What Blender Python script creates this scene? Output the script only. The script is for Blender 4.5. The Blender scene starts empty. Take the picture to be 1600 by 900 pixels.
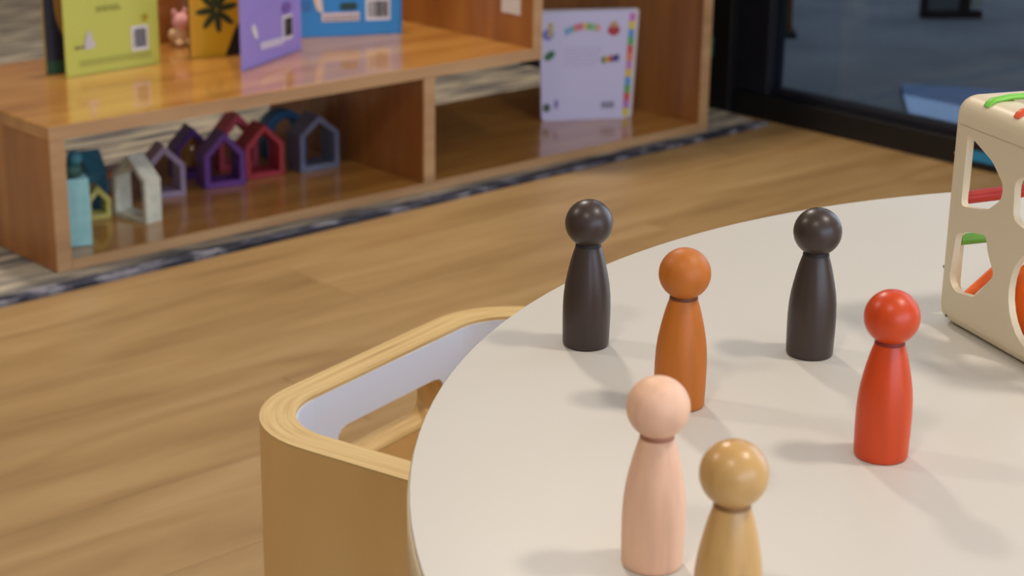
import bpy, bmesh, math, random
from mathutils import Vector, Matrix
random.seed(4)
S = bpy.context.scene
COL = S.collection
R = math.radians

# ------------------------------------------------------------------ camera
H = 0.8762
F_PX, PITCH, ROLL, YAW = 2833.43, 0.32166, 0.014974, 0.747032
cy_, sy_, cp_, sp_ = math.cos(YAW), math.sin(YAW), math.cos(PITCH), math.sin(PITCH)
fw = Vector((sy_*cp_, cy_*cp_, -sp_)); rt = Vector((cy_, -sy_, 0)); up = rt.cross(fw)
r2 = rt*math.cos(ROLL) + up*math.sin(ROLL); u2 = -rt*math.sin(ROLL) + up*math.cos(ROLL)
cam = bpy.data.cameras.new('camera'); camo = bpy.data.objects.new('camera', cam); COL.objects.link(camo)
M = Matrix.Identity(4)
for i in range(3):
    M[i][0], M[i][1], M[i][2] = r2[i], u2[i], -fw[i]
M[0][3], M[1][3], M[2][3] = 0, 0, H
camo.matrix_world = M
cam.sensor_width = 36; cam.lens = F_PX/1600*36; cam.clip_start = 0.02
cam.dof.use_dof = True; cam.dof.focus_distance = 1.10; cam.dof.aperture_fstop = 13.0
S.camera = camo

# ------------------------------------------------------------------ world, lights, exposure
w = bpy.data.worlds.new('world'); S.world = w; w.use_nodes = True
w.node_tree.nodes['Background'].inputs[0].default_value = (0.62, 0.72, 0.9, 1)
w.node_tree.nodes['Background'].inputs[1].default_value = 0.10
S.view_settings.view_transform = 'Standard'; S.view_settings.look = 'None'
S.view_settings.gamma = 1; S.view_settings.use_curve_mapping = False
S.view_settings.exposure = -0.06
LAMP_W, LAMP_COL = (40.0, 26.0, 14.0, 26.0), (1.0, 0.88, 0.76)
LAMP_XY = [(1.9, 2.8), (1.45, -0.25), (-0.7, 0.0), (-0.5, 2.85)]
WIN_W, WIN_COL = 30.0, (0.66, 0.80, 1.0)
FRONT_W, FRONT_COL = 92.0, (0.68, 0.80, 1.0)
HALL_W = 105.0
CEIL = 2.6
GX = 2.974          # plane of the glass wall

# ------------------------------------------------------------------ helpers
def lin(c):
    return tuple(((v/255)/12.92 if v/255 <= 0.04045 else ((v/255+0.055)/1.055)**2.4) for v in c) + (1,)

def mat(name, rgb, rough=0.5, spec=0.5, coat=0.0, coat_r=0.1, metal=0.0, emit=None):
    m = bpy.data.materials.new(name); m.use_nodes = True
    b = m.node_tree.nodes['Principled BSDF']
    b.inputs['Base Color'].default_value = lin(rgb); b.inputs['Roughness'].default_value = rough
    b.inputs['Specular IOR Level'].default_value = spec
    b.inputs['Coat Weight'].default_value = coat; b.inputs['Coat Roughness'].default_value = coat_r
    b.inputs['Metallic'].default_value = metal
    if emit:
        b.inputs['Emission Color'].default_value = emit[0]; b.inputs['Emission Strength'].default_value = emit[1]
    return m

def noisy(name, stops, scale=(1, 1, 1), rough=0.5, detail=4, coords='Object', nscale=6, bump=0.0, coat=0.0,
          coat_r=0.1, spec=0.5, rand=0.0, dist=0.0, rot=(0, 0, 0)):
    """streaked procedural colour: stretched noise through a ramp, optional bump and per-object tint"""
    m = mat(name, (128, 128, 128), rough, spec, coat, coat_r)
    nt = m.node_tree; N = nt.nodes; L = nt.links; b = N['Principled BSDF']
    if coords == 'Position':
        src = N.new('ShaderNodeNewGeometry').outputs['Position']
    else:
        src = N.new('ShaderNodeTexCoord').outputs[coords]
    mp = N.new('ShaderNodeMapping'); mp.inputs['Scale'].default_value = scale; mp.inputs['Rotation'].default_value = rot
    L.new(src, mp.inputs['Vector'])
    vec = mp.outputs['Vector']
    oi = N.new('ShaderNodeObjectInfo')
    if rand:
        add = N.new('ShaderNodeVectorMath'); add.operation = 'MULTIPLY_ADD'
        cmb = N.new('ShaderNodeCombineXYZ')
        for k in range(3): L.new(oi.outputs['Random'], cmb.inputs[k])
        L.new(cmb.outputs[0], add.inputs[0]); add.inputs[1].default_value = (37, 23, 11); L.new(vec, add.inputs[2])
        vec = add.outputs[0]
    nz = N.new('ShaderNodeTexNoise'); nz.inputs['Scale'].default_value = nscale; nz.inputs['Detail'].default_value = detail
    nz.inputs['Distortion'].default_value = dist
    L.new(vec, nz.inputs['Vector'])
    rp = N.new('ShaderNodeValToRGB'); e = rp.color_ramp.elements
    e[0].position, e[0].color = stops[0][0], lin(stops[0][1]); e[1].position, e[1].color = stops[-1][0], lin(stops[-1][1])
    for pos, c in stops[1:-1]:
        k = e.new(pos); k.color = lin(c)
    L.new(nz.outputs['Fac'], rp.inputs['Fac'])
    out = rp.outputs['Color']
    if rand:
        hs = N.new('ShaderNodeHueSaturation'); mr = N.new('ShaderNodeMapRange')
        mr.inputs['To Min'].default_value = 1-rand; mr.inputs['To Max'].default_value = 1+rand
        L.new(oi.outputs['Random'], mr.inputs['Value']); L.new(mr.outputs[0], hs.inputs['Value']); L.new(out, hs.inputs['Color'])
        out = hs.outputs['Color']
    L.new(out, b.inputs['Base Color'])
    if bump:
        bp = N.new('ShaderNodeBump'); bp.inputs['Strength'].default_value = bump; bp.inputs['Distance'].default_value = 0.002
        L.new(nz.outputs['Fac'], bp.inputs['Height']); L.new(bp.outputs['Normal'], b.inputs['Normal'])
    return m

def tag(o, label=None, cat=None, group=None, kind=None):
    if label: o['label'] = label
    if cat: o['category'] = cat
    if group: o['group'] = group
    if kind: o['kind'] = kind
    return o

def empty(name, label, cat, loc=(0, 0, 0), rz=0, group=None, kind=None):
    o = bpy.data.objects.new(name, None); COL.objects.link(o); o.empty_display_size = 0.05
    o.location = loc; o.rotation_euler = (0, 0, rz)
    return tag(o, label, cat, group, kind)

def link(name, me, m, parent=None, smooth=False):
    o = bpy.data.objects.new(name, me); COL.objects.link(o); o.parent = parent
    if m is not None and not me.materials: me.materials.append(m)
    if smooth:
        for p in me.polygons: p.use_smooth = True
    return o

def bm_obj(name, bm, m, parent=None, smooth=False):
    me = bpy.data.meshes.new(name); bmesh.ops.recalc_face_normals(bm, faces=bm.faces[:]); bm.to_mesh(me); bm.free()
    return link(name, me, m, parent, smooth)

def auto_smooth(o, ang=40):
    me = o.data
    for p in me.polygons: p.use_smooth = True
    bm = bmesh.new(); bm.from_mesh(me)
    for e in bm.edges:
        e.smooth = not (len(e.link_faces) == 2 and e.calc_face_angle(0) > R(ang))
    bm.to_mesh(me); bm.free()
    return o

def box(name, x0, x1, y0, y1, z0, z1, m, parent=None, bevel=0.0, seg=2):
    bm = bmesh.new(); bmesh.ops.create_cube(bm, size=1)
    bmesh.ops.scale(bm, vec=(x1-x0, y1-y0, z1-z0), verts=bm.verts)
    bmesh.ops.translate(bm, vec=((x0+x1)/2, (y0+y1)/2, (z0+z1)/2), verts=bm.verts)
    if bevel:
        bmesh.ops.bevel(bm, geom=bm.edges[:], offset=bevel, segments=seg, affect='EDGES', profile=0.5)
    return bm_obj(name, bm, m, parent)

def lathe(name, prof, m, parent=None, n=40, loc=(0, 0, 0)):
    bm = bmesh.new(); rings = []
    for r, z in prof:
        if r < 1e-6: rings.append([bm.verts.new((loc[0], loc[1], z+loc[2]))])
        else: rings.append([bm.verts.new((loc[0]+r*math.cos(2*math.pi*k/n), loc[1]+r*math.sin(2*math.pi*k/n), z+loc[2])) for k in range(n)])
    for a, b in zip(rings, rings[1:]):
        for k in range(n):
            l = (k+1) % n
            if len(a) == 1 and len(b) > 1: bm.faces.new((a[0], b[k], b[l]))
            elif len(b) == 1 and len(a) > 1: bm.faces.new((a[k], a[l], b[0]))
            elif len(a) > 1: bm.faces.new((a[k], a[l], b[l], b[k]))
    if len(rings[0]) > 1: bm.faces.new(rings[0])
    if len(rings[-1]) > 1: bm.faces.new(rings[-1])
    return auto_smooth(bm_obj(name, bm, m, parent), 50)

def plate_mesh(name, outer, holes, thick, bevel=0.0, res=2):
    """filled outline with holes, thickness along +-z, softened edges"""
    cu = bpy.data.curves.new(name, 'CURVE'); cu.dimensions = '2D'; cu.fill_mode = 'BOTH'
    cu.extrude = max(thick/2-bevel, 0); cu.bevel_depth = bevel; cu.bevel_resolution = res; cu.offset = -bevel
    for pts in [outer]+holes:
        s = cu.splines.new('POLY'); s.points.add(len(pts)-1)
        for q, (x, y) in zip(s.points, pts): q.co = (x, y, 0, 1)
        s.use_cyclic_u = True
    o = bpy.data.objects.new(name, cu); COL.objects.link(o)
    dg = bpy.context.evaluated_depsgraph_get(); me = bpy.data.meshes.new_from_object(o.evaluated_get(dg))
    bpy.data.objects.remove(o); bpy.data.curves.remove(cu)
    me.name = name
    bm = bmesh.new(); bm.from_mesh(me); bmesh.ops.remove_doubles(bm, verts=bm.verts, dist=1e-6)
    bmesh.ops.recalc_face_normals(bm, faces=bm.faces[:]); bm.to_mesh(me); bm.free()
    return me

def smooth_poly(pts, n=6):
    """closed Catmull-Rom through pts"""
    out = []
    k = len(pts)
    for i in range(k):
        p0, p1, p2, p3 = pts[i-1], pts[i], pts[(i+1) % k], pts[(i+2) % k]
        for j in range(n):
            t = j/n
            out.append(tuple(0.5*(2*b+(c-a)*t+(2*a-5*b+4*c-d)*t*t+(-a+3*b-3*c+d)*t**3) for a, b, c, d in zip(p0, p1, p2, p3)))
    return out

def round_poly(pts, r, n=5):
    """polygon with filleted corners"""
    out = []; k = len(pts)
    for i in range(k):
        p = Vector(pts[i]); a = (Vector(pts[i-1])-p); b = (Vector(pts[(i+1) % k])-p)
        rr = min(r, a.length*0.45, b.length*0.45)
        p1 = p+a.normalized()*rr; p2 = p+b.normalized()*rr
        for j in range(n+1):
            t = j/n
            q = p1*(1-t)**2+p*2*t*(1-t)+p2*t*t
            out.append((q.x, q.y))
    return out

def tube(name, pts, rad, m, parent=None, n=8, flat=1.0):
    bm = bmesh.new(); rings = []
    P = [Vector(p) for p in pts]
    for i, p in enumerate(P):
        d = (P[min(i+1, len(P)-1)]-P[max(i-1, 0)]).normalized()
        a = d.cross(Vector((0, 0, 1)));
        if a.length < 1e-3: a = Vector((1, 0, 0))
        a.normalize(); b = a.cross(d)
        rings.append([bm.verts.new(p+a*rad*math.cos(2*math.pi*k/n)+b*rad*flat*math.sin(2*math.pi*k/n)) for k in range(n)])
    for x, y in zip(rings, rings[1:]):
        for k in range(n): bm.faces.new((x[k], x[(k+1) % n], y[(k+1) % n], y[k]))
    bm.faces.new(rings[0]); bm.faces.new(rings[-1])
    return auto_smooth(bm_obj(name, bm, m, parent), 60)

def blob(name, loc, rad, m, parent=None, sc=(1, 1, 1), sub=3):
    bm = bmesh.new(); bmesh.ops.create_icosphere(bm, subdivisions=sub, radius=rad)
    bmesh.ops.scale(bm, vec=sc, verts=bm.verts); bmesh.ops.translate(bm, vec=loc, verts=bm.verts)
    return bm_obj(name, bm, m, parent, True)

# ------------------------------------------------------------------ materials
M_plank = noisy('oak_laminate', [(0.25, (136, 106, 64)), (0.45, (156, 124, 79)), (0.6, (165, 134, 88)), (0.8, (176, 146, 101))],
                scale=(0.9, 6, 1), nscale=3.0, detail=6, rough=0.42, coords='Position', rand=0.035, dist=0.6)
M_floorbase = mat('floor_joint', (70, 50, 30), 0.8)
M_ceiling = mat('ceiling_paint', (225, 220, 210), 0.9)
M_wall = mat('wall_paint', (205, 196, 182), 0.9)
M_black = mat('black_frame', (14, 14, 17), 0.45)
M_navy = mat('dark_jamb', (24, 26, 36), 0.4)
M_hallfloor = noisy('hall_carpet', [(0.3, (92, 96, 102)), (0.7, (118, 120, 124))], nscale=3, rough=0.95, coords='Position')
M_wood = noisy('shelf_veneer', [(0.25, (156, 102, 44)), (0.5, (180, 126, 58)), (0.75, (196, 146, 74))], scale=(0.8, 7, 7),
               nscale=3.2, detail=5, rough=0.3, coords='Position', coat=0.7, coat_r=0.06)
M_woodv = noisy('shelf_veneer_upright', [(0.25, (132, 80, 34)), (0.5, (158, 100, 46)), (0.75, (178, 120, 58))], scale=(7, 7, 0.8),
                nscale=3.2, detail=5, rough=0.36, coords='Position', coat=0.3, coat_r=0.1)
M_edge = noisy('shelf_edge_band', [(0.3, (172, 132, 92)), (0.7, (196, 156, 112))], scale=(1, 8, 8), nscale=4, rough=0.5, coords='Position')
M_table = mat('white_laminate', (210, 207, 199), 0.42, 0.4)
M_tedge = noisy('table_edge_ply', [(0.3, (214, 198, 158)), (0.7, (232, 218, 184))], scale=(1, 1, 30), nscale=5, rough=0.5)
M_birch = noisy('birch_ply_face', [(0.25, (208, 166, 104)), (0.55, (220, 182, 120)), (0.8, (228, 194, 136))], scale=(1, 1, 0.25), nscale=9,
                detail=4, rough=0.4, coat=0.15, dist=0.5)
M_glare = mat('glare_white', (222, 232, 252), 0.3)  # window glare on the chair's inner back, put into the colour
M_plastic = mat('white_plastic', (222, 209, 180), 0.40, 0.45)

# ------------------------------------------------------------------ the setting
floor = tag(box('floor', -3.0, GX+0.05, -3.0, 6.5, -0.06, -0.0008, M_floorbase), kind='structure')
# planks: one mesh for each length, each plank an object
PW, PL = 0.19, 1.60
def plank_mesh(x0, x1):
    bm = bmesh.new(); bmesh.ops.create_cube(bm, size=1)
    bmesh.ops.scale(bm, vec=(x1-x0-0.0008, PW-0.0008, 0.008), verts=bm.verts)
    bmesh.ops.translate(bm, vec=(0, 0, -0.004), verts=bm.verts)
    bmesh.ops.bevel(bm, geom=[e for e in bm.edges if all(v.co.z > -0.001 for v in e.verts)], offset=0.0006, segments=1, affect='EDGES')
    me = bpy.data.meshes.new('plank'); bm.to_mesh(me); bm.free(); me.materials.append(M_plank); return me
_pm = {}
for row in range(40):
    yc = -1.0+PW*row+PW/2
    x = -1.0-[0, 0.62, 1.13, 0.33, 0.9][row % 5]
    while x < GX-0.01:
        x0, x1 = max(x, -1.0), min(x+PL, GX-0.002)
        x += PL
        if x1-x0 < 0.02: continue
        k = round(x1-x0, 4)
        if k not in _pm: _pm[k] = plank_mesh(x0, x1)
        o = link('plank', _pm[k], None, floor); o.location = ((x0+x1)/2, yc, 0)
M_floorfar = M_plank
tag(box('ceiling', -3.0, GX+0.05, -3.0, 6.5, CEIL, CEIL+0.08, M_ceiling), kind='structure')
tag(box('wall_left', -3.1, -3.0, -3.0, 6.5, 0, CEIL, M_wall), kind='structure')
for nm_, xa, xb, za, zb in (('wall_front', -3.0, -2.2, 0, CEIL), ('wall_front', 2.4, GX+0.05, 0, CEIL), ('wall_front', -2.2, 2.4, 0, 0.6), ('wall_front', -2.2, 2.4, 2.2, CEIL)):
    tag(box(nm_, xa, xb, -3.1, -3.0, za, zb, M_wall), kind='structure')
tag(box('wall_back', -3.0, GX+0.05, 6.5, 6.6, 0, CEIL, M_wall), kind='structure')
wr = tag(box('wall_right', GX, GX+0.1, -3.0, -0.55, 0, CEIL, M_wall), kind='structure')
tag(box('wall_right', GX, GX+0.1, 1.45, 1.60, 0, CEIL, M_wall), kind='structure')
tag(box('wall_right', GX, GX+0.1, -0.55, 6.5, 2.2, CEIL, M_wall), kind='structure')
tag(box('wall_right', GX, GX+0.1, -0.55, 1.45, 0, 0.35, M_wall), kind='structure')

# glass partition with black frame
M_glass = bpy.data.materials.new('dark_glass'); M_glass.use_nodes = True
nt = M_glass.node_tree; nt.nodes.clear()
o_ = nt.nodes.new('ShaderNodeOutputMaterial'); mx = nt.nodes.new('ShaderNodeMixShader'); tr = nt.nodes.new('ShaderNodeBsdfTransparent')
gl = nt.nodes.new('ShaderNodeBsdfGlossy'); fr = nt.nodes.new('ShaderNodeFresnel'); fr.inputs['IOR'].default_value = 1.45
tr.inputs['Color'].default_value = (0.50, 0.54, 0.58, 1); gl.inputs['Roughness'].default_value = 0.03
nt.links.new(fr.outputs[0], mx.inputs['Fac']); nt.links.new(tr.outputs[0], mx.inputs[1]); nt.links.new(gl.outputs[0], mx.inputs[2])
nt.links.new(mx.outputs[0], o_.inputs['Surface'])
win = empty('window_1', 'black framed dark glass partition behind the end of the shelf', None, (GX, 0, 0), kind='structure')
box('bottom_rail', -0.012, 0.05, 1.6, 6.5, 0.0, 0.052, M_black, win, 0.003)
box('sill_step', 0.012, 0.05, 1.6, 2.44, 0.052, 0.066, M_navy, win, 0.002)
box('jamb', -0.004, 0.05, 2.42, 2.505, 0.052, 2.2, M_navy, win, 0.003)
box('post', -0.03, 0.05, 2.505, 2.64, 0.0, 2.2, M_black, win, 0.003)
box('post', -0.012, 0.05, 5.0, 5.08, 0.0, 2.2, M_black, win, 0.003)
box('glass_pane', 0.02, 0.026, 1.6, 2.42, 0.06, 2.2, M_glass, win)
box('glass_pane', 0.02, 0.026, 2.64, 5.0, 0.05, 2.2, M_glass, win)
st = box('sticker', -0.0312, -0.03, 2.552, 2.632, 0.118, 0.162, mat('green_sticker', (38, 120, 84), 0.5), win); st['label'] = 'small green sticker on the black post'
st = box('rail_tape', -0.0135, -0.012, 1.70, 1.905, 0.016, 0.036, mat('teal_tape', (36, 128, 170), 0.45), win); st['label'] = 'teal blue strip on the black rail'

# bright window further along the same wall (daylight)
win2 = empty('window_2', 'daylight window in the right wall', None, (GX, 0, 0), kind='structure')
for a, b, c, d in [(-0.55, 1.45, 0.35, 0.40), (-0.55, 1.45, 2.15, 2.2), (-0.55, -0.50, 0.40, 2.15), (1.40, 1.45, 0.40, 2.15)]:
    box('window_frame', 0.0, 0.08, a, b, c, d, M_black, win2, 0.003)
def area(name, loc, target, size, size_y, power, col, shape='RECTANGLE'):
    l = bpy.data.lights.new(name, 'AREA'); l.shape = shape; l.size = size
    if shape == 'RECTANGLE': l.size_y = size_y
    l.energy = power; l.color = col
    o = bpy.data.objects.new(name, l); COL.objects.link(o); o.location = loc
    o.rotation_euler = (Vector(target)-Vector(loc)).to_track_quat('-Z', 'Y').to_euler()
    return o
area('daylight_and_fill', (GX+0.05, 0.45, 1.2), (0, 0.45, 1.2), 1.6, 1.7, WIN_W, WIN_COL)

fill_win = empty('fill_window', 'unseen fill window added in the wall behind the camera', None, (0, -3.0, 0), kind='structure')  # unseen window, added as cool fill for shelf fronts and chair back
for a, b, c, d in [(-2.2, 2.4, 0.60, 0.65), (-2.2, 2.4, 2.15, 2.2), (-2.2, -2.15, 0.65, 2.15), (2.35, 2.4, 0.65, 2.15), (0.08, 0.12, 0.65, 2.15)]:
    box('window_frame', a, b, -0.08, 0.0, c, d, M_black, fill_win, 0.003)
area('daylight_and_fill', (0.1, -3.05, 1.4), (0.1, 0, 1.4), 4.5, 1.5, FRONT_W, FRONT_COL)  # fill light from behind the camera, added to brighten the shelf
area('hall_fill', (4.4, 3.0, 2.5), (4.4, 3.0, 0), 1.6, 1.6, HALL_W, (0.80, 0.90, 1.0))  # unseen area light added to brighten the hall behind the glass

# the dim hall behind the glass
tag(box('floor_hall', GX+0.06, 7.0, 1.6, 6.5, -0.06, 0.0, M_hallfloor), kind='structure')
tag(box('wall_hall', 7.0, 7.1, 1.6, 6.5, 0, 2.6, M_wall), kind='structure')
tag(box('wall_partition', GX+0.1, 7.0, 1.5, 1.6, 0, 2.6, M_wall), kind='structure')

# ceiling downlights
M_trim = mat('lamp_trim', (235, 232, 226), 0.4)
M_lampglow = mat('lamp_diffuser', (255, 240, 215), 0.5, emit=((1.0, 0.85, 0.64, 1), 6.0))
for i, (lx, ly) in enumerate(LAMP_XY):
    t = empty('ceiling_downlight', 'round warm ceiling downlight, '+['over the bookshelf', 'right of the table', 'behind the camera', 'left of the bookshelf'][i], 'lamp',
              (lx, ly, CEIL), 0, 'ceiling downlights')
    lathe('trim_ring', [(0.155, 0.0), (0.18, 0.0), (0.18, -0.008), (0.155, -0.012)], M_trim, t, 32)
    lathe('diffuser', [(0.0, -0.004), (0.155, -0.004), (0.155, -0.002), (0.0, -0.002)], M_lampglow, t, 32)
    area('downlight_lamp', (lx, ly, CEIL-0.02), (lx, ly, 0), 0.30, 0, LAMP_W[i], LAMP_COL, 'DISK')

# ------------------------------------------------------------------ rug
M_rug = noisy('distressed_rug', [(0.30, (60, 62, 70)), (0.42, (114, 110, 104)), (0.52, (156, 146, 128)), (0.64, (186, 176, 156)), (0.74, (116, 110, 102))],
              scale=(2.2, 13, 1), nscale=2.6, detail=7, rough=0.95, coords='Position', bump=0.5, dist=0.4)
M_rugb = noisy('rug_border', [(0.36, (22, 24, 36)), (0.50, (48, 50, 66)), (0.62, (130, 130, 140))], scale=(5, 8, 1), nscale=3, detail=6, rough=0.95, coords='Position')
rug = empty('rug', 'grey and cream streaked rug with dark edge under the bookshelf', 'rug', (2.0, 2.36, 0))
def quad_slab(name, pts, z0, z1, m, parent, off=(0, 0)):
    bm = bmesh.new()
    a = [bm.verts.new((x-off[0], y-off[1], z0)) for x, y in pts]; b = [bm.verts.new((x-off[0], y-off[1], z1)) for x, y in pts]
    n = len(pts); bm.faces.new(a[::-1]); bm.faces.new(b)
    for i in range(n): bm.faces.new((a[i], a[(i+1) % n], b[(i+1) % n], b[i]))
    return bm_obj(name, bm, m, parent)
RO = (2.0, 2.36)
quad_slab('pile', [(0.35, 2.356), (2.925, 2.408), (2.955, 2.56), (2.92, 5.4), (0.35, 5.4)], 0.0003, 0.006, M_rug, rug, RO)
quad_slab('border', [(0.35, 2.328), (2.935, 2.380), (2.925, 2.408), (0.35, 2.356)], 0.0003, 0.0068, M_rugb, rug, RO)

# ------------------------------------------------------------------ bookshelf
Z0 = 0.0065
YF, YB = 2.417, 2.890
ZT = 0.236
shelf = empty('bookshelf', 'stepped open-backed wooden bookshelf on the rug', 'bookshelf', (2.03, 2.65, Z0))
SO = (2.03, 2.65, Z0)
def board(name, x0, x1, y0, y1, z0, z1, m, edge=True, parent=shelf):
    o = box(name, x0-SO[0], x1-SO[0], y0-SO[1], y1-SO[1], z0-SO[2], z1-SO[2], m, parent, 0.0012, 1)
    if edge:
        e = box('edge_band', x0-SO[0]+0.0004, x1-SO[0]-0.0004, y0-0.0015-SO[1], y0-SO[1]+0.0005, z0-SO[2]+0.0004, z1-SO[2]-0.0004, M_edge, o)
        e['label'] = 'pale plywood front edge'
    return o
board('bottom_board', 1.312, 2.752, YF, YB, Z0, 0.024, M_wood)
board('top_board', 1.286, 2.281, YF, YB, 0.214, ZT, M_wood)
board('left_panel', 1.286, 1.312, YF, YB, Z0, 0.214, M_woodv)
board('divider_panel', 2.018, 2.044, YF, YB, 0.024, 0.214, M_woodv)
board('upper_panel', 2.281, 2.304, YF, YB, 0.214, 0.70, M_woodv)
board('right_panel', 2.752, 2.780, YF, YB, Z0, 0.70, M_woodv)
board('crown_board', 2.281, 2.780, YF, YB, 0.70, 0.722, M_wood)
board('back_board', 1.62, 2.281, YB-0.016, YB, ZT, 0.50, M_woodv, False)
lab = box('paper_label', -0.0008, 0, -0.026, 0.026, 0, 0.05, mat('label_paper', (214, 208, 202), 0.7), shelf)
lab.location = (2.2808-SO[0], 2.477-SO[1], 0.293-SO[2]); lab['label'] = 'small white paper label'

# ------------------------------------------------------------------ table
TC = (0.9545, 0.2628); TR = 0.5727; TZ = 0.5
tbl = empty('round_table', 'round white topped children\'s table with plywood edge', 'table', (TC[0], TC[1], 0))
def disc(name, r, z0, z1, bev, m, n=160):
    return lathe(name, [(0, z0), (r-bev, z0), (r-bev*0.3, z0+bev*0.3), (r, z0+bev), (r, z1-bev), (r-bev*0.3, z1-bev*0.3), (r-bev, z1), (0, z1)], m, tbl, n)
disc('tabletop', TR-0.0012, TZ-0.003, TZ, 0.0006, M_table)
disc('table_edge', TR, TZ-0.025, TZ-0.003, 0.0015, M_tedge)
for k in range(4):
    a = R(20+90*k)
    px, py = 0.40*math.cos(a), 0.40*math.sin(a)
    lathe('leg', [(0.018, 0), (0.02, 0.004), (0.027, TZ-0.026)], M_birch, tbl, 24, (px, py, 0))

# ------------------------------------------------------------------ peg dolls
HR = 0.01415
def doll(label, xy, rgb, neck_rgb, rough, body_sc=1.0, spec=0.5, rz=0):
    t = empty('peg_doll', label, 'peg doll', (xy[0], xy[1], TZ), rz, 'wooden peg dolls on the table')
    dk = tuple(v*0.95 for v in rgb); lt = tuple(min(255, v*1.03) for v in rgb)
    m = noisy('painted_wood', [(0.3, dk), (0.5, rgb), (0.75, lt)], scale=(1, 1, 0.12), nscale=160, detail=3, rough=rough, spec=spec, bump=0.015)
    mn = mat('neck_tone', neck_rgb, 0.6)  # darker ring where head meets body
    prof = [(0.0, 0.0), (0.0128, 0.0), (0.0135, 0.0004), (0.0139, 0.0014), (0.0140, 0.004), (0.01425, 0.014), (0.0143, 0.024), (0.01395, 0.032), (0.0132, 0.0385),
            (0.0121, 0.0445), (0.0108, 0.0505), (0.0094, 0.056), (0.0080, 0.0605), (0.0071, 0.0629), (0.0067, 0.0634), (0.0, 0.0634)]
    lathe('body', [(r, z) for r, z in prof], m, t, 48)
    lathe('neck', [(0.0078, 0.0618), (0.0076, 0.0630), (0.0071, 0.0643)], mn, t, 32)
    hz = 0.09-HR
    pr = []
    for k in range(25):
        a = -math.pi/2+math.pi*k/24
        pr.append((HR*math.cos(a) if 0 < k < 24 else 0.0, hz+HR*math.sin(a)))
    h = lathe('head', pr, m, t, 48)
    for p in h.data.polygons: p.use_smooth = True
    return t
doll('dark grey peg doll nearest the table rim, in front of the floor', (0.7289, 0.7212), (60, 47, 41), (32, 26, 24), 0.36)
doll('orange brown peg doll partly hidden behind the pale pink one', (0.7006, 0.6195), (190, 106, 26), (110, 58, 20), 0.5)
doll('dark grey peg doll standing between the orange brown doll and the white cube', (0.8193, 0.6232), (60, 47, 41), (32, 26, 24), 0.36)
doll('bright red peg doll beside the white cube', (0.7281, 0.5037), (206, 66, 10), (130, 34, 14), 0.36)
doll('pale pink peg doll in the foreground in front of the orange brown doll', (0.5497, 0.4979), (238, 192, 160), (184, 126, 96), 0.5)
doll('natural unpainted wood peg doll, nearest of all, cut by the picture\'s bottom edge', (0.5212, 0.4296), (204, 160, 98), (152, 106, 58), 0.30)

# ------------------------------------------------------------------ cube chair
CA = R(14); CZ = 0.34
ce = Vector((math.cos(CA), math.sin(CA))); cm = Vector((-math.sin(CA), math.cos(CA)))
cb = ce*(0.944+0.1875)+cm*(0.888-0.18)
chair = empty('cube_chair', 'bent birch plywood cube chair with handle slot, tucked against the round table', 'chair', (cb.x, cb.y, 0), CA)
CW, CD, CT, CR = 0.1875, 0.18, 0.028, 0.085     # half width, half depth, wall thickness, corner radius
def u_path(off):
    """open U path seen from above, offset inwards; front ends at -y"""
    r = CR-off; P = [(-CW+off, -CD)]
    P += [(-CW+off, -CD+(CD+CD-CR)*k/6) for k in range(1, 6)]
    for k in range(0, 13):
        a = math.pi-(math.pi/2)*k/12; P.append((-CW+CR+r*math.cos(a), CD-CR+r*math.sin(a)))
    P += [(-CW+CR+(2*CW-2*CR)*k/8, CD-off) for k in range(1, 8)]
    for k in range(0, 13):
        a = math.pi/2-(math.pi/2)*k/12; P.append((CW-CR+r*math.cos(a), CD-CR+r*math.sin(a)))
    P += [(CW-off, CD-CR-(CD+CD-CR)*k/6) for k in range(1, 7)]
    return P
def u_shell(name, i0, i1, offa, offb, z0, z1, m, uv=False):
    A, B = u_path(offa)[i0:i1], u_path(offb)[i0:i1]
    bm = bmesh.new(); ul = bm.loops.layers.uv.new('UVMap')
    rows = []
    for (ax, ay), (bx, by) in zip(A, B):
        rows.append([bm.verts.new((ax, ay, z0)), bm.verts.new((ax, ay, z1)), bm.verts.new((bx, by, z1)), bm.verts.new((bx, by, z0))])
    uvs = {0: 0.0, 1: 0.0, 2: 1.0, 3: 1.0}
    for i, (p, q) in enumerate(zip(rows, rows[1:])):
        for k in range(4):
            l = (k+1) % 4
            f = bm.faces.new((p[k], p[l], q[l], q[k]))
            for lp, (uu, vv) in zip(f.loops, ((uvs[k], i), (uvs[l], i), (uvs[l], i+1), (uvs[k], i+1))): lp[ul].uv = (uu, vv*0.1)
    bm.faces.new(rows[0]); bm.faces.new(rows[-1])
    return auto_smooth(bm_obj(name, bm, m, chair), 35)
M_ply = bpy.data.materials.new('ply_rim'); M_ply.use_nodes = True
nt = M_ply.node_tree; b_ = nt.nodes['Principled BSDF']; b_.inputs['Roughness'].default_value = 0.45
uvn = nt.nodes.new('ShaderNodeUVMap'); sx = nt.nodes.new('ShaderNodeSeparateXYZ'); nt.links.new(uvn.outputs[0], sx.inputs[0])
nz = nt.nodes.new('ShaderNodeTexNoise'); nz.inputs['Scale'].default_value = 1.0; nz.inputs['Detail'].default_value = 3
mp = nt.nodes.new('ShaderNodeMapping'); mp.inputs['Scale'].default_value = (6, 1.6, 1); nt.links.new(uvn.outputs[0], mp.inputs[0]); nt.links.new(mp.outputs[0], nz.inputs['Vector'])
rp = nt.nodes.new('ShaderNodeValToRGB'); el = rp.color_ramp.elements
el[0].position, el[0].color = 0.24, lin((140, 104, 56)); el[1].position, el[1].color = 0.62, lin((214, 184, 124))
k_ = el.new(0.36); k_.color = lin((196, 162, 102))
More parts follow.
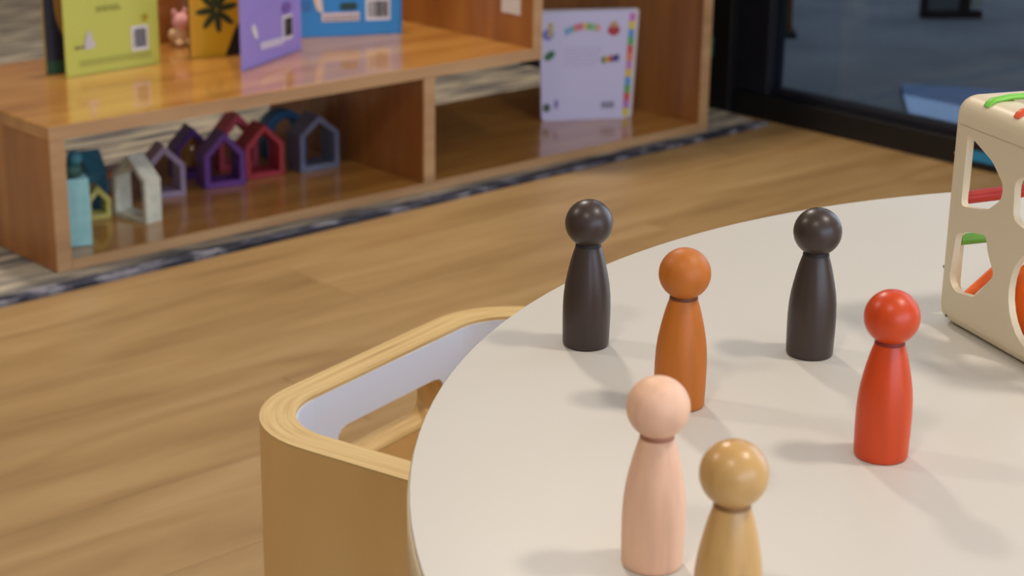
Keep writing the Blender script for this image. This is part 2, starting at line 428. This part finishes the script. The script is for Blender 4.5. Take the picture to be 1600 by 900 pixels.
nt.links.new(nz.outputs['Fac'], rp.inputs[0]); nt.links.new(rp.outputs[0], b_.inputs['Base Color'])
NP = len(u_path(0))
iL, iR = 18, NP-19            # path indices where the flat back begins and ends
u_shell('side_panel', 0, iL+1, 0.0, CT, 0.004, CZ-0.002, M_birch)
u_shell('side_panel', iR, NP, 0.0, CT, 0.004, CZ-0.002, M_birch)
# flat back with handle slot
x0b, x1b = u_path(0)[iL][0], u_path(0)[iR][0]
S0, S1 = -CW+0.113, CW-0.113
slot = round_poly([(S0, CZ-0.077), (S1, CZ-0.077), (S1, CZ-0.038), (S0, CZ-0.038)], 0.014, 6)
me = plate_mesh('back_panel', [(x0b, 0.004), (x1b, 0.004), (x1b, CZ-0.002), (x0b, CZ-0.002)], [slot], CT)
o = link('back_panel', me, M_birch, chair); o.rotation_euler = (R(90), 0, 0); o.location = (0, CD-CT/2, 0)
u_shell('rim', 0, NP, 0.0, CT, CZ-0.002, CZ, M_ply)['label'] = 'pale layered plywood rim'
# slot sill of bare ply
bm = bmesh.new(); ul = bm.loops.layers.uv.new('UVMap')
vv = [bm.verts.new(c) for c in ((S0+0.012, CD, 0), (S1-0.012, CD, 0), (S1-0.012, CD-CT, 0), (S0+0.012, CD-CT, 0))]
vb = [bm.verts.new((v.co.x, v.co.y, -0.001)) for v in vv]
f = bm.faces.new(vv)
for lp, c in zip(f.loops, ((0, 0), (0, 1.2), (1, 1.2), (1, 0))): lp[ul].uv = c
for i in range(4): bm.faces.new((vv[i], vv[(i+1) % 4], vb[(i+1) % 4], vb[i]))
bm.faces.new(vb[::-1])
o = bm_obj('slot_sill', bm, M_ply, chair); o.location = (0, 0, CZ-0.0766)
# bluish white sheet painted as window glare on the inner wood above the slot
u_shell('glare_sheet', 6, iL+1, CT-0.0002, CT+0.0012, CZ-0.078, CZ-0.003, M_glare)
u_shell('glare_sheet', iR, NP-6, CT-0.0002, CT+0.0012, CZ-0.078, CZ-0.003, M_glare)
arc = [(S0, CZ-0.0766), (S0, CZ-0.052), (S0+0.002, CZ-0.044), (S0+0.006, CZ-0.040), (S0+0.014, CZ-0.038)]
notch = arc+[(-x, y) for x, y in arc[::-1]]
me = plate_mesh('glare_sheet', [(x0b, CZ-0.0766)]+notch+[(x1b, CZ-0.0766), (x1b, CZ-0.003), (x0b, CZ-0.003)], [], 0.0014)
o = link('glare_sheet', me, M_glare, chair); o.rotation_euler = (R(90), 0, 0); o.location = (0, CD-CT-0.0005, 0); o['label'] = 'bluish white sheet standing in for window glare on the inner back'
box('seat', -CW+CT, CW-CT, -CD, CD-CT, 0.14, 0.158, M_birch, chair, 0.002)

# ------------------------------------------------------------------ white activity cube
L = 0.1455
Cc = Vector((0.929, 0.613)); av = Vector((-0.38, -0.925)).normalized(); bv = Vector((0.925, -0.38)).normalized()
# local frame: x along a (s), y along b (u) -> a x b must be +z: a=(-.38,-.925), b=(.925,-.38): cross = .144+.856 > 0
cube = empty('activity_cube', 'white plastic activity cube with cut-out sides and coloured elastic bands', 'toy cube', (Cc.x, Cc.y, TZ), math.atan2(av.y, av.x))
def rounded_box(x0, x1, y0, y1, z0, z1, bev, seg):
    bm = bmesh.new(); bmesh.ops.create_cube(bm, size=1)
    bmesh.ops.scale(bm, vec=(x1-x0, y1-y0, z1-z0), verts=bm.verts); bmesh.ops.translate(bm, vec=((x0+x1)/2, (y0+y1)/2, (z0+z1)/2), verts=bm.verts)
    if bev: bmesh.ops.bevel(bm, geom=bm.edges[:], offset=bev, segments=seg, affect='EDGES', profile=0.5)
    return bm
frame = bm_obj('frame', rounded_box(0, L, 0, L, 0, L, 0.012, 5), M_plastic, cube)
cutters = []
def cutter_mesh(bm):
    me = bpy.data.meshes.new('cut'); bmesh.ops.recalc_face_normals(bm, faces=bm.faces[:]); bm.to_mesh(me); bm.free()
    o = bpy.data.objects.new('cut', me); COL.objects.link(o); o.parent = cube; cutters.append(o)
def prism_cut(pts, axis, lo, hi):
    bm = bmesh.new()
    def mk(p, q, d): return {'u': (p, d, q), 's': (d, p, q), 't': (p, q, d)}[axis]
    a = [bm.verts.new(mk(x, y, lo)) for x, y in pts]; b = [bm.verts.new(mk(x, y, hi)) for x, y in pts]
    n = len(pts); bm.faces.new(a); bm.faces.new(b)
    for i in range(n): bm.faces.new((a[i], a[(i+1) % n], b[(i+1) % n], b[i]))
    cutter_mesh(bm)
W = 0.0055
cutter_mesh(rounded_box(W, L-W, W, L-W, W, L-W, 0.006, 3))
hA = round_poly([(0.0185, 0.124), (0.046, 0.113), (0.0585, 0.102), (0.058, 0.093), (0.045, 0.083), (0.0185, 0.0785)], 0.004, 4)
hB = round_poly([(0.0165, 0.061), (0.0314, 0.0655), (0.0465, 0.068), (0.050, 0.058), (0.0585, 0.0466), (0.0408, 0.0270), (0.0207, 0.0240), (0.0135, 0.030)], 0.004, 4)
hC = [(0.103+0.029*math.cos(2*math.pi*k/28), 0.043+0.031*math.sin(2*math.pi*k/28)) for k in range(28)]
hD = round_poly([(0.071, 0.084), (0.069, 0.108), (0.098, 0.121), (0.121, 0.118), (0.121, 0.088), (0.096, 0.080)], 0.006, 4)
prism_cut(round_poly([(0.005, 0.008), (L-0.005, 0.008), (L-0.005, 0.1285), (0.005, 0.1285)], 0.006, 4), 'u', -0.01, 0.0009)
for h in (hA, hB, hC, hD): prism_cut(h, 'u', -0.01, W+0.004)
big = round_poly([(0.015, 0.014), (L-0.015, 0.014), (L-0.015, L-0.015), (0.015, L-0.015)], 0.012, 5)
prism_cut(big, 's', -0.01, W+0.004); prism_cut(big, 's', L-W-0.004, L+0.01); prism_cut(big, 'u', L-W-0.004, L+0.01)
prism_cut(round_poly([(0.022, 0.022), (L-0.022, 0.022), (L-0.022, L-0.022), (0.022, L-0.022)], 0.012, 5), 't', L-W-0.004, L+0.01)
for c in cutters:
    md = frame.modifiers.new('cut', 'BOOLEAN'); md.operation = 'DIFFERENCE'; md.solver = 'EXACT'; md.object = c
bpy.context.view_layer.update()
dg = bpy.context.evaluated_depsgraph_get(); nm = bpy.data.meshes.new_from_object(frame.evaluated_get(dg))
frame.modifiers.clear(); frame.data = nm; nm.name = 'frame'
for c in cutters: bpy.data.objects.remove(c)
auto_smooth(frame, 32)
def band(pts, rgb, r=0.0030, flat=0.6, lab=None):
    o = tube('elastic_band', pts, r, mat('band_rubber', rgb, 0.45), cube, 10, flat)
    if lab: o['label'] = lab
def top_band(s, rgb, lab):
    P = [(s, 0.0046, L-0.0034), (s, 0.0058, L-0.0012), (s, 0.0085, L+0.0004), (s, 0.020, L+0.0018), (s, L/2, L+0.002), (s, L-0.020, L+0.0018), (s, L-0.0085, L+0.0004), (s, L-0.0028, L-0.0055)]
    band(P, rgb, 0.0032, 0.55, lab)
for s, c, l in [(0.030, (120, 205, 70), 'lime green elastic band on top'), (0.060, (226, 84, 40), 'orange red elastic band on top'), (0.090, (60, 130, 210), 'blue elastic band on top'),
                (0.118, (240, 190, 50), 'yellow elastic band on top')]:
    top_band(s, c, l)
def side_band(u0, t0, u1, t1, rgb, lab, r=0.0034):
    band([(0.0042, u0, t0), (0.0042, (u0+u1)/2, (t0+t1)/2), (0.0042, u1, t1)], rgb, r, 1.0, lab)
side_band(0.012, 0.079, L-0.012, 0.082, (190, 44, 34), 'red elastic band on the far side', 0.0042)
side_band(0.012, 0.052, L-0.012, 0.052, (98, 160, 48), 'green elastic band on the far side', 0.0036)
side_band(0.019, 0.0125, 0.080, 0.060, (226, 100, 30), 'orange elastic band on the far side', 0.0030)
M_screw = mat('screw_mark', (120, 108, 92), 0.5)
for s, t in [(0.0125, 0.1365), (0.0132, 0.0062), (0.0035, 0.035), (0.0035, 0.108), (L-0.0125, 0.1365), (L-0.0132, 0.0062)]:
    o = lathe('screw', [(0, 0), (0.0011, 0), (0.0011, 0.0004), (0, 0.0006)], M_screw, cube, 14)
    o.rotation_euler = (R(90), 0, 0)
    o.location = (s, 0.0 if 0.012 < t < 0.126 and s > 0.012 else (0.0016 if t < 0.012 or t > 0.126 else 0.0035), t)
ball = empty('toy_egg', 'orange plastic egg inside the white activity cube', 'toy', (Cc.x+av.x*0.067+bv.x*0.031, Cc.y+av.y*0.067+bv.y*0.031, TZ+W))
mo = mat('orange_plastic', (236, 104, 22), 0.25)
egg = []
for k in range(21):
    a = -math.pi/2+math.pi*k/20
    egg.append((0.0225*math.cos(a)*(1-0.08*math.sin(a)) if 0 < k < 20 else 0, 0.0255+0.0255*math.sin(a)))
e_lo = lathe('lower_half', egg[:11], mo, ball, 32); e_hi = lathe('upper_half', egg[10:], mo, ball, 32)

# ------------------------------------------------------------------ books
def vbook(label, P, A, B, hgt, m_out, m_in, m_edge, marks_out, marks_in, group='books standing on the shelf top', z=ZT, wa=None, wb=None):
    """V book: spine at P, outer (back) cover to A, inner leaf to B; marks are (name, shape, u, v, ..., material) in metres from free edge"""
    t = empty('picture_book', label, 'book', (P[0], P[1], z), 0, group)
    for nm, Q, m, th, marks, side in (('back_cover', A, m_out, 0.0035, marks_out, -1), ('open_leaf', B, m_in, 0.009, marks_in, -1)):
        d = Vector((P[0]-Q[0], P[1]-Q[1])); ln = d.length; ang = math.atan2(d.y, d.x)
        # local x from free edge to spine, local -y faces the camera side
        y0, y1 = (0.0, th)
        c = box(nm, 0, ln, y0, y1, 0.0, hgt, m, t, 0.0009, 1)
        c.location = (Q[0]-P[0], Q[1]-P[1], 0); c.rotation_euler = (0, 0, ang)
        if nm == 'open_leaf':
            e = box('page_edge', -0.0006, 0.0016, y0+0.0012, y1-0.0012, 0.002, hgt-0.002, m_edge, c)
        for k, (mn, pts, mm) in enumerate(marks):
            me_ = plate_mesh(mn, pts, [], 0.0006)
            o = link(mn, me_, mm, c); o.rotation_euler = (R(90), 0, 0); o.location = (0, -0.0004-0.00012*k, 0)
    lathe('spine', [(0.0055, 0.0), (0.006, 0.001), (0.006, hgt-0.001), (0.0055, hgt)], m_out, t, 16).location = (0.003, 0.004, 0)
    return t

def rect(u0, v0, u1, v1, r=0.0): 
    p = [(u0, v0), (u1, v0), (u1, v1), (u0, v1)]
    return round_poly(p, r, 3) if r else p
def ell(u, v, a, b, n=18, rot=0):
    return [(u+a*math.cos(t)*math.cos(rot)-b*math.sin(t)*math.sin(rot), v+a*math.cos(t)*math.sin(rot)+b*math.sin(t)*math.cos(rot)) for t in [2*math.pi*k/n for k in range(n)]]
def ink(name, rgb, rough=0.5): return mat(name, rgb, rough)
I_white = ink('print_white', (226, 222, 228)); I_grey = ink('print_grey', (120, 112, 118)); I_dark = ink('print_dark', (34, 32, 36))
def barcode(u0, v0, u1, v1, seed):
    rr = random.Random(seed); out = [('barcode_label', rect(u0, v0, u1, v1), I_white)]
    u = u0+0.0045; w_ = u1-0.0045
    while u < w_:
        a = rr.choice([0.0008, 0.0012, 0.0020]); out.append(('barcode_bar', rect(u, v0+0.006, min(u+a, w_), v1-0.005), I_dark)); u += a+rr.choice([0.0009, 0.0015])
    return out
def text_lines(u0, u1, v, rows, dv, hgt, mm, seed=1):
    rr = random.Random(seed); out = []
    for r_ in range(rows):
        u = u0
        while u < u1-0.003:
            w_ = rr.uniform(0.004, 0.011); out.append(('print_word', rect(u, v-dv*r_, min(u+w_, u1), v-dv*r_+hgt), mm)); u += w_+0.0022
    return out

# yellow book
P_y, A_y, B_y = (1.669, 2.727), (1.488, 2.717), (1.474, 2.757)
m_y = mat('yellow_cover', (200, 204, 94), 0.4); m_ol = ink('print_olive', (150, 144, 62))
marks = barcode(0.1318, 0.028, 0.166, 0.071, 3)
marks += [('print_emblem', smooth_poly([(0.036, 0.046), (0.044, 0.071), (0.050, 0.072), (0.053, 0.060), (0.058, 0.048), (0.046, 0.044)]), ink('print_lilac', (200, 196, 206)))]
marks += text_lines(0.018, 0.038, 0.046, 1, 0.004, 0.004, ink('print_brown', (120, 112, 70)), 2)
marks += text_lines(0.064, 0.112, 0.110, 2, 0.005, 0.0026, m_ol, 5)
marks += [('print_sun', ell(0.160, 0.085, 0.006, 0.006), ink('print_gold', (176, 158, 40)))]
marks += text_lines(0.026, 0.172, 0.0225, 2, 0.005, 0.0022, ink('print_green', (160, 160, 88)), 7)
night = mat('night_page', (30, 28, 48), 0.45)
marks_in = [('page_moon', smooth_poly([(0.018, 0.19), (0.018, 0.13), (0.021, 0.095), (0.031, 0.066), (0.05, 0.05), (0.07, 0.06), (0.08, 0.12), (0.07, 0.19)], 4), ink('moon_tan', (170, 128, 62))),
            ('page_grass', rect(0.0, 0.001, 0.15, 0.0225), ink('grass_green', (26, 74, 52)))]
vbook('yellow green picture book standing open with a barcode on its cover', P_y, A_y, B_y, 0.20, m_y, night, ink('page_edge_yellow', (176, 156, 62)), marks, marks_in)

# purple book with orange leaf
P_p, A_p, B_p = (1.935, 2.673), (1.747, 2.578), (1.741, 2.729)
m_p = mat('lilac_cover', (156, 142, 220), 0.4)
marks = barcode(0.151, 0.027, 0.189, 0.071, 9)
marks += [('print_emblem', smooth_poly([(0.034, 0.068), (0.041, 0.075), (0.050, 0.066), (0.055, 0.050), (0.046, 0.050)]), I_white),
          ('print_banner', round_poly([(0.062, 0.026), (0.150, 0.022), (0.150, 0.036), (0.062, 0.040)], 0.006, 3), ink('banner_lilac', (206, 200, 226)))]
marks += [('print_shape', ell(0.165, 0.085, 0.016, 0.010), ink('print_violet', (122, 96, 172)))]
leafm = ink('leaf_green', (52, 62, 18))
marks_in = [('page_stripe', rect(0.0, 0.001, 0.017, 0.199), ink('page_gold', (222, 168, 34)))]
for a in (10, 55, 100, 140, 185, 230, 275, 320):
    marks_in.append(('page_leaf', ell(0.050+0.020*math.cos(R(a)), 0.084+0.023*math.sin(R(a)), 0.019, 0.006, 14, R(a)), leafm))
marks_in += [('page_black_shape', [(0.064, 0.001), (0.13, 0.001), (0.13, 0.09), (0.1, 0.075), (0.082, 0.045)], ink('page_black', (22, 14, 12)))]  # black shape printed on the orange page
vbook('lilac picture book standing open beside an orange page with dark green leaves', P_p, A_p, B_p, 0.20, m_p, mat('orange_page', (230, 180, 26), 0.4), ink('page_edge_plum', (58, 36, 44)), marks, marks_in)

# blue book
P_b, A_b, B_b = (2.183, 2.687), (2.004, 2.769), (2.010, 2.815)
m_b = mat('blue_cover', (46, 136, 208), 0.4)
marks = barcode(0.1318, 0.028, 0.1795, 0.070, 12)
marks += [('print_textbox', rect(0.046, 0.029, 0.119, 0.0455), ink('box_cream', (222, 204, 204))), ('print_badge', round_poly(rect(0.082, 0.050, 0.115, 0.064), 0.006, 4), ink('badge_green', (22, 62, 58))),
          ('print_curve', smooth_poly([(0.030, 0.085), (0.036, 0.055), (0.046, 0.047), (0.049, 0.052), (0.043, 0.085)]), ink('curve_cream', (222, 204, 190))),
          ('print_patch', rect(0.006, 0.050, 0.026, 0.072, 0.008), ink('print_blue', (50, 112, 180)))]  # last one is a darker blue printed patch
marks += text_lines(0.050, 0.116, 0.0375, 2, 0.005, 0.0022, I_grey, 4)
vbook('blue picture book standing open with a white text box, beside the tall panel', P_b, A_b, B_b, 0.20, m_b, mat('cream_page', (220, 210, 190), 0.5), ink('page_edge_cream', (214, 204, 186)), marks, [])

# white lilac board book in the right bay
d = Vector((2.675-2.517, 2.548-2.639)); ang = math.atan2(d.y, d.x)
pg = empty('board_book', 'white board book with coloured title and rainbow spine in the right bay', 'book', (2.517, 2.639, 0.024), ang)
m_w = mat('white_cover', (206, 204, 238), 0.45)
me = plate_mesh('cover', round_poly([(0.002, -0.002+0.002), (0.186, 0.0), (0.196, 0.225), (-0.006, 0.222)], 0.008, 4), [], 0.006)
cv = link('cover', me, m_w, pg); cv.rotation_euler = (R(90), 0, 0); cv.location = (0, 0.003, 0)
me = plate_mesh('pages', round_poly([(0.01, 0.0), (0.196, 0.0), (0.205, 0.226), (0.0, 0.226)], 0.006, 4), [], 0.014)
o = link('pages', me, mat('page_white', (206, 200, 204), 0.6), pg); o.rotation_euler = (R(90), 0, 0); o.location = (0, 0.0135, 0)
def mark(name, pts, rgb, k=0):
    o = link(name, plate_mesh(name, pts, [], 0.0006), ink(name+'_ink', rgb), cv); o.location = (0, 0, 0.0034+0.0001*k); return o
rain = [(214, 196, 60), (176, 120, 190), (206, 84, 80), (96, 170, 96), (90, 150, 214), (220, 190, 60), (196, 130, 190), (226, 130, 90), (206, 84, 80), (96, 170, 96), (90, 150, 214), (224, 200, 70), (200, 120, 190)]
for k, c in enumerate(rain):
    v0 = 0.004+k*0.0165; sh = 0.186-0.012+0.0095*(v0/0.225)
    mark('spine_block', rect(sh, v0, sh+0.0125, v0+0.0165), c)
for k, c in enumerate([(96, 160, 206), (80, 176, 186), (214, 110, 80), (206, 90, 140), (220, 180, 60), (110, 176, 100), (130, 190, 120), (222, 150, 120)]):
    u = 0.047+k*0.0094; v = 0.176+0.006*math.sin(k*0.5)+0.0012*k
    mark('title_letter', round_poly(rect(u, v, u+0.0078, v+0.015), 0.002, 2), c)
mark('picture_figure', ell(0.012, 0.178, 0.012, 0.012), (120, 120, 200)); mark('picture_figure', round_poly(rect(0.012, 0.172, 0.022, 0.203), 0.004, 3), (186, 170, 110), 1)
mark('picture_berry', ell(0.150, 0.184, 0.013, 0.011), (176, 56, 66)); mark('picture_berry_top', ell(0.150, 0.196, 0.009, 0.006), (196, 150, 110), 1)
mark('picture_leaf', ell(0.016, 0.135, 0.013, 0.008, 18, 0.7), (46, 106, 66))
for k, c in enumerate([(70, 130, 70), (214, 170, 60), (190, 80, 70), (70, 70, 150), (50, 44, 90)]):
    mark('picture_wagon', round_poly(rect(0.126+0.0075*k, 0.116+0.001*k, 0.133+0.0075*k, 0.130+0.001*k), 0.002, 2), c)
mark('picture_mark', ell(0.012, 0.027, 0.008, 0.009), (70, 90, 80)); mark('picture_mark', ell(0.032, 0.034, 0.005, 0.010), (140, 130, 190))
for k in range(9): mark('barcode_bar', rect(0.128+0.0032*k, 0.022, 0.128+0.0032*k+0.0016, 0.036), (80, 76, 104))
rr = random.Random(8)
for r_ in range(6):
    u = 0.048
    while u < 0.115:
        w_ = rr.uniform(0.005, 0.012); mark('print_word', rect(u, 0.148-0.007*r_, u+w_, 0.1495-0.007*r_), (172, 162, 196)); u += w_+0.003

# small pink and cream toy behind the books
toy = empty('soft_toy', 'small pink and cream soft toy behind the books, between yellow and lilac covers', 'toy', (1.792, 2.845, ZT))
m_pk = noisy('pink_plush', [(0.3, (216, 150, 150)), (0.7, (240, 186, 182))], nscale=200, rough=0.9, bump=0.6); m_cr = noisy('cream_plush', [(0.3, (206, 170, 126)), (0.7, (226, 196, 152))], nscale=200, rough=0.9, bump=0.6)
blob('body', (0, 0, 0.017), 0.018, m_cr, toy, (1, 0.9, 1)); blob('head', (0.003, -0.002, 0.044), 0.0165, m_pk, toy)
blob('ear', (-0.009, 0, 0.060), 0.0065, m_pk, toy, (0.8, 0.6, 1.3), 2); blob('ear', (0.014, 0, 0.060), 0.0065, m_pk, toy, (0.8, 0.6, 1.3), 2)
blob('arm', (-0.017, -0.004, 0.022), 0.008, m_cr, toy, (1, 0.9, 1.3), 2); blob('arm', (0.017, -0.006, 0.020), 0.008, m_cr, toy, (1, 0.9, 1.3), 2)
blob('foot', (-0.009, -0.014, 0.007), 0.0075, m_cr, toy, (1, 1.2, 0.9), 2); blob('foot', (0.010, -0.014, 0.007), 0.0075, m_cr, toy, (1, 1.2, 0.9), 2)

# ------------------------------------------------------------------ wooden toy houses in the left bay
ZC = 0.0242
def house(label, loc, ang, wd, eave, apex, th, dep, rgb, rgb_in=None, group='wooden house frames in the left bay'):
    """open house frame: left corner of the front at loc, width along local x, depth along +y"""
    t = empty('toy_house', label, 'toy house', (loc[0], loc[1], ZC), R(ang), group)
    m = noisy('house_paint', [(0.3, tuple(v*0.9 for v in rgb)), (0.7, rgb)], scale=(1, 1, 1), nscale=60, rough=0.5)
    mi = mat('house_inside', rgb_in, 0.5) if rgb_in else m
    O = [(0, 0), (wd, 0), (wd, eave), (wd/2, apex), (0, eave)]
    k = th*math.sqrt(1+((apex-eave)/(wd/2))**2)
    ein = eave-th*((apex-eave)/(wd/2))*0.0-(k-th*((apex-eave)/(wd/2)))
    I = [(th, th), (wd-th, th), (wd-th, ein), (wd/2, apex-k), (th, ein)]
    def prism(name, pts, mm):
        bm = bmesh.new(); a = [bm.verts.new((x, 0, z)) for x, z in pts]; b = [bm.verts.new((x, dep, z)) for x, z in pts]
        n = len(pts); bm.faces.new(a); bm.faces.new(b)
        for i in range(n): bm.faces.new((a[i], a[(i+1) % n], b[(i+1) % n], b[i]))
        bmesh.ops.recalc_face_normals(bm, faces=bm.faces[:])
        bmesh.ops.bevel(bm, geom=bm.edges[:], offset=0.0008, segments=1, affect='EDGES')
        return bm_obj(name, bm, mm, t)
    prism('base', [O[0], O[1], I[1], I[0]], m); prism('wall', [O[1], O[2], I[2], I[1]], m); prism('wall', [O[0], I[0], I[4], O[4]], m)
    prism('roof_slope', [O[2], O[3], I[3], I[2]], m); prism('roof_slope', [O[4], I[4], I[3], O[3]], m)
    return t
house('purple wooden house frame left of the crimson one', (1.694, 2.627), -14, 0.076, 0.060, 0.100, 0.0105, 0.045, (112, 62, 150))
house('crimson wooden house frame between the purple and slate grey ones', (1.786, 2.634), -8, 0.077, 0.060, 0.098, 0.0095, 0.045, (186, 56, 70))
house('slate grey wooden house frame nearest the shelf divider', (1.890, 2.612), -6, 0.083, 0.069, 0.1025, 0.0105, 0.05, (112, 122, 150))
house('lilac grey wooden house frame behind the pale cream one', (1.578, 2.634), -16, 0.072, 0.057, 0.093, 0.010, 0.045, (172, 152, 180))
hp = house('pale cream wooden house frame turned sideways at the front of the bay', (1.486, 2.586), -80, 0.082, 0.073, 0.112, 0.009, 0.034, (222, 224, 206))
house('small yellow green house frame beside the light blue block', (1.436, 2.585), -14, 0.042, 0.034, 0.058, 0.009, 0.03, (214, 212, 124))
house('teal wooden house frame behind the light blue block', (1.478, 2.70), -100, 0.070, 0.066, 0.098, 0.011, 0.036, (62, 128, 150))
house('tiny orange house frame behind the yellow green one', (1.512, 2.672), -16, 0.038, 0.034, 0.054, 0.008, 0.03, (206, 118, 50))
house('dark violet wooden house frame behind the lilac grey one', (1.690, 2.715), -12, 0.070, 0.055, 0.093, 0.010, 0.04, (92, 40, 130))
house('rose pink wooden house frame behind the purple one', (1.782, 2.712), -10, 0.078, 0.062, 0.105, 0.011, 0.045, (214, 84, 104))
house('small ochre wooden house frame seen through the purple one', (1.742, 2.76), -10, 0.032, 0.040, 0.060, 0.007, 0.03, (186, 128, 40))
# blue arch behind the crimson house
arch = empty('toy_arch', 'blue wooden arch behind the crimson house frame', 'toy arch', (1.945, 2.745, ZC), R(-8))
pts = [(-0.042, 0)]+[(-0.042*math.cos(math.pi*k/16), 0.046+0.042*math.sin(math.pi*k/16)) for k in range(17)]+[(0.042, 0), (0.027, 0)]+[(0.027*math.cos(math.pi*k/16), 0.046+0.027*math.sin(math.pi*k/16)) for k in range(17)]+[(-0.027, 0)]
o = link('arch_body', plate_mesh('arch_body', pts, [], 0.04, 0.001, 1), mat('arch_blue', (44, 104, 156), 0.5), arch); o.rotation_euler = (R(90), 0, 0)
# light blue upright block and the little tree on it
blk = empty('toy_block', 'light blue upright wooden block at the left end of the bay', 'toy block', (1.337, 2.471, ZC), R(-20))
box('block_body', 0, 0.038, 0, 0.036, 0, 0.110, noisy('block_paint', [(0.3, (140, 200, 206)), (0.7, (158, 214, 218))], nscale=60, rough=0.5), blk, 0.0025)
tree = empty('toy_tree', 'dark green and teal toy tree on the light blue block', 'toy tree', (1.356, 2.482, ZC+0.110), R(-20))
m_tg = mat('tree_green', (34, 82, 74), 0.55); m_tt = mat('tree_teal', (58, 126, 146), 0.55)
lathe('trunk', [(0.005, 0.0), (0.005, 0.012)], mat('tree_trunk', (60, 70, 50), 0.6), tree, 16)
lathe('lower_crown', [(0.0, 0.003), (0.017, 0.004), (0.020, 0.010), (0.015, 0.021), (0.0, 0.026)], m_tg, tree, 7)
blob('upper_crown', (0.006, 0.0, 0.030), 0.0125, m_tt, tree, (1, 0.9, 1.0), 2)

# ------------------------------------------------------------------ things beyond the glass
bx = empty('foam_mat', 'pale blue mat lying on the hall floor behind the glass', 'mat', (3.3, 2.0, 0))
quad_slab('mat_body', [(3.13, 1.75), (3.13, 2.08), (3.165, 2.185), (3.36, 2.345), (3.36, 1.75)], 0.0, 0.014, mat('pale_blue_mat', (186, 210, 246), 0.6), bx, (3.3, 2.0))
quad_slab('mat_border', [(3.36, 1.75), (3.36, 2.345), (3.455, 2.42), (3.60, 2.20), (3.60, 1.75)], 0.0, 0.014, mat('mat_border_blue', (96, 118, 156), 0.6), bx, (3.3, 2.0))
tb = empty('hall_stand', 'dark framed low stand on the hall floor behind the glass', 'stand', (4.36, 2.907, 0), R(-38))
m_dk = mat('stand_dark', (34, 34, 38), 0.5)
box('foot_rail', -0.088, 0.088, -0.012, 0.012, 0, 0.022, m_dk, tb, 0.002)
box('post', 0.022, 0.052, -0.012, 0.012, 0.022, 0.42, m_dk, tb, 0.002); box('post', -0.088, -0.070, -0.012, 0.012, 0.022, 0.42, m_dk, tb, 0.002)
box('panel', -0.070, 0.022, -0.005, 0.005, 0.022, 0.40, mat('stand_panel', (120, 126, 134), 0.6), tb, 0.001)
box('panel', 0.052, 0.086, -0.005, 0.005, 0.03, 0.34, mat('stand_pale', (196, 204, 190), 0.6), tb, 0.001)
bd = empty('wooden_board', 'brown wooden board standing in the hall behind the glass', 'board', (3.76, 3.05, 0), R(-45))
box('board_face', -0.02, 0.045, -0.012, 0.012, 0, 0.7, M_woodv, bd, 0.002); box('foot', -0.03, 0.055, -0.05, 0.05, 0, 0.015, m_dk, bd, 0.002)
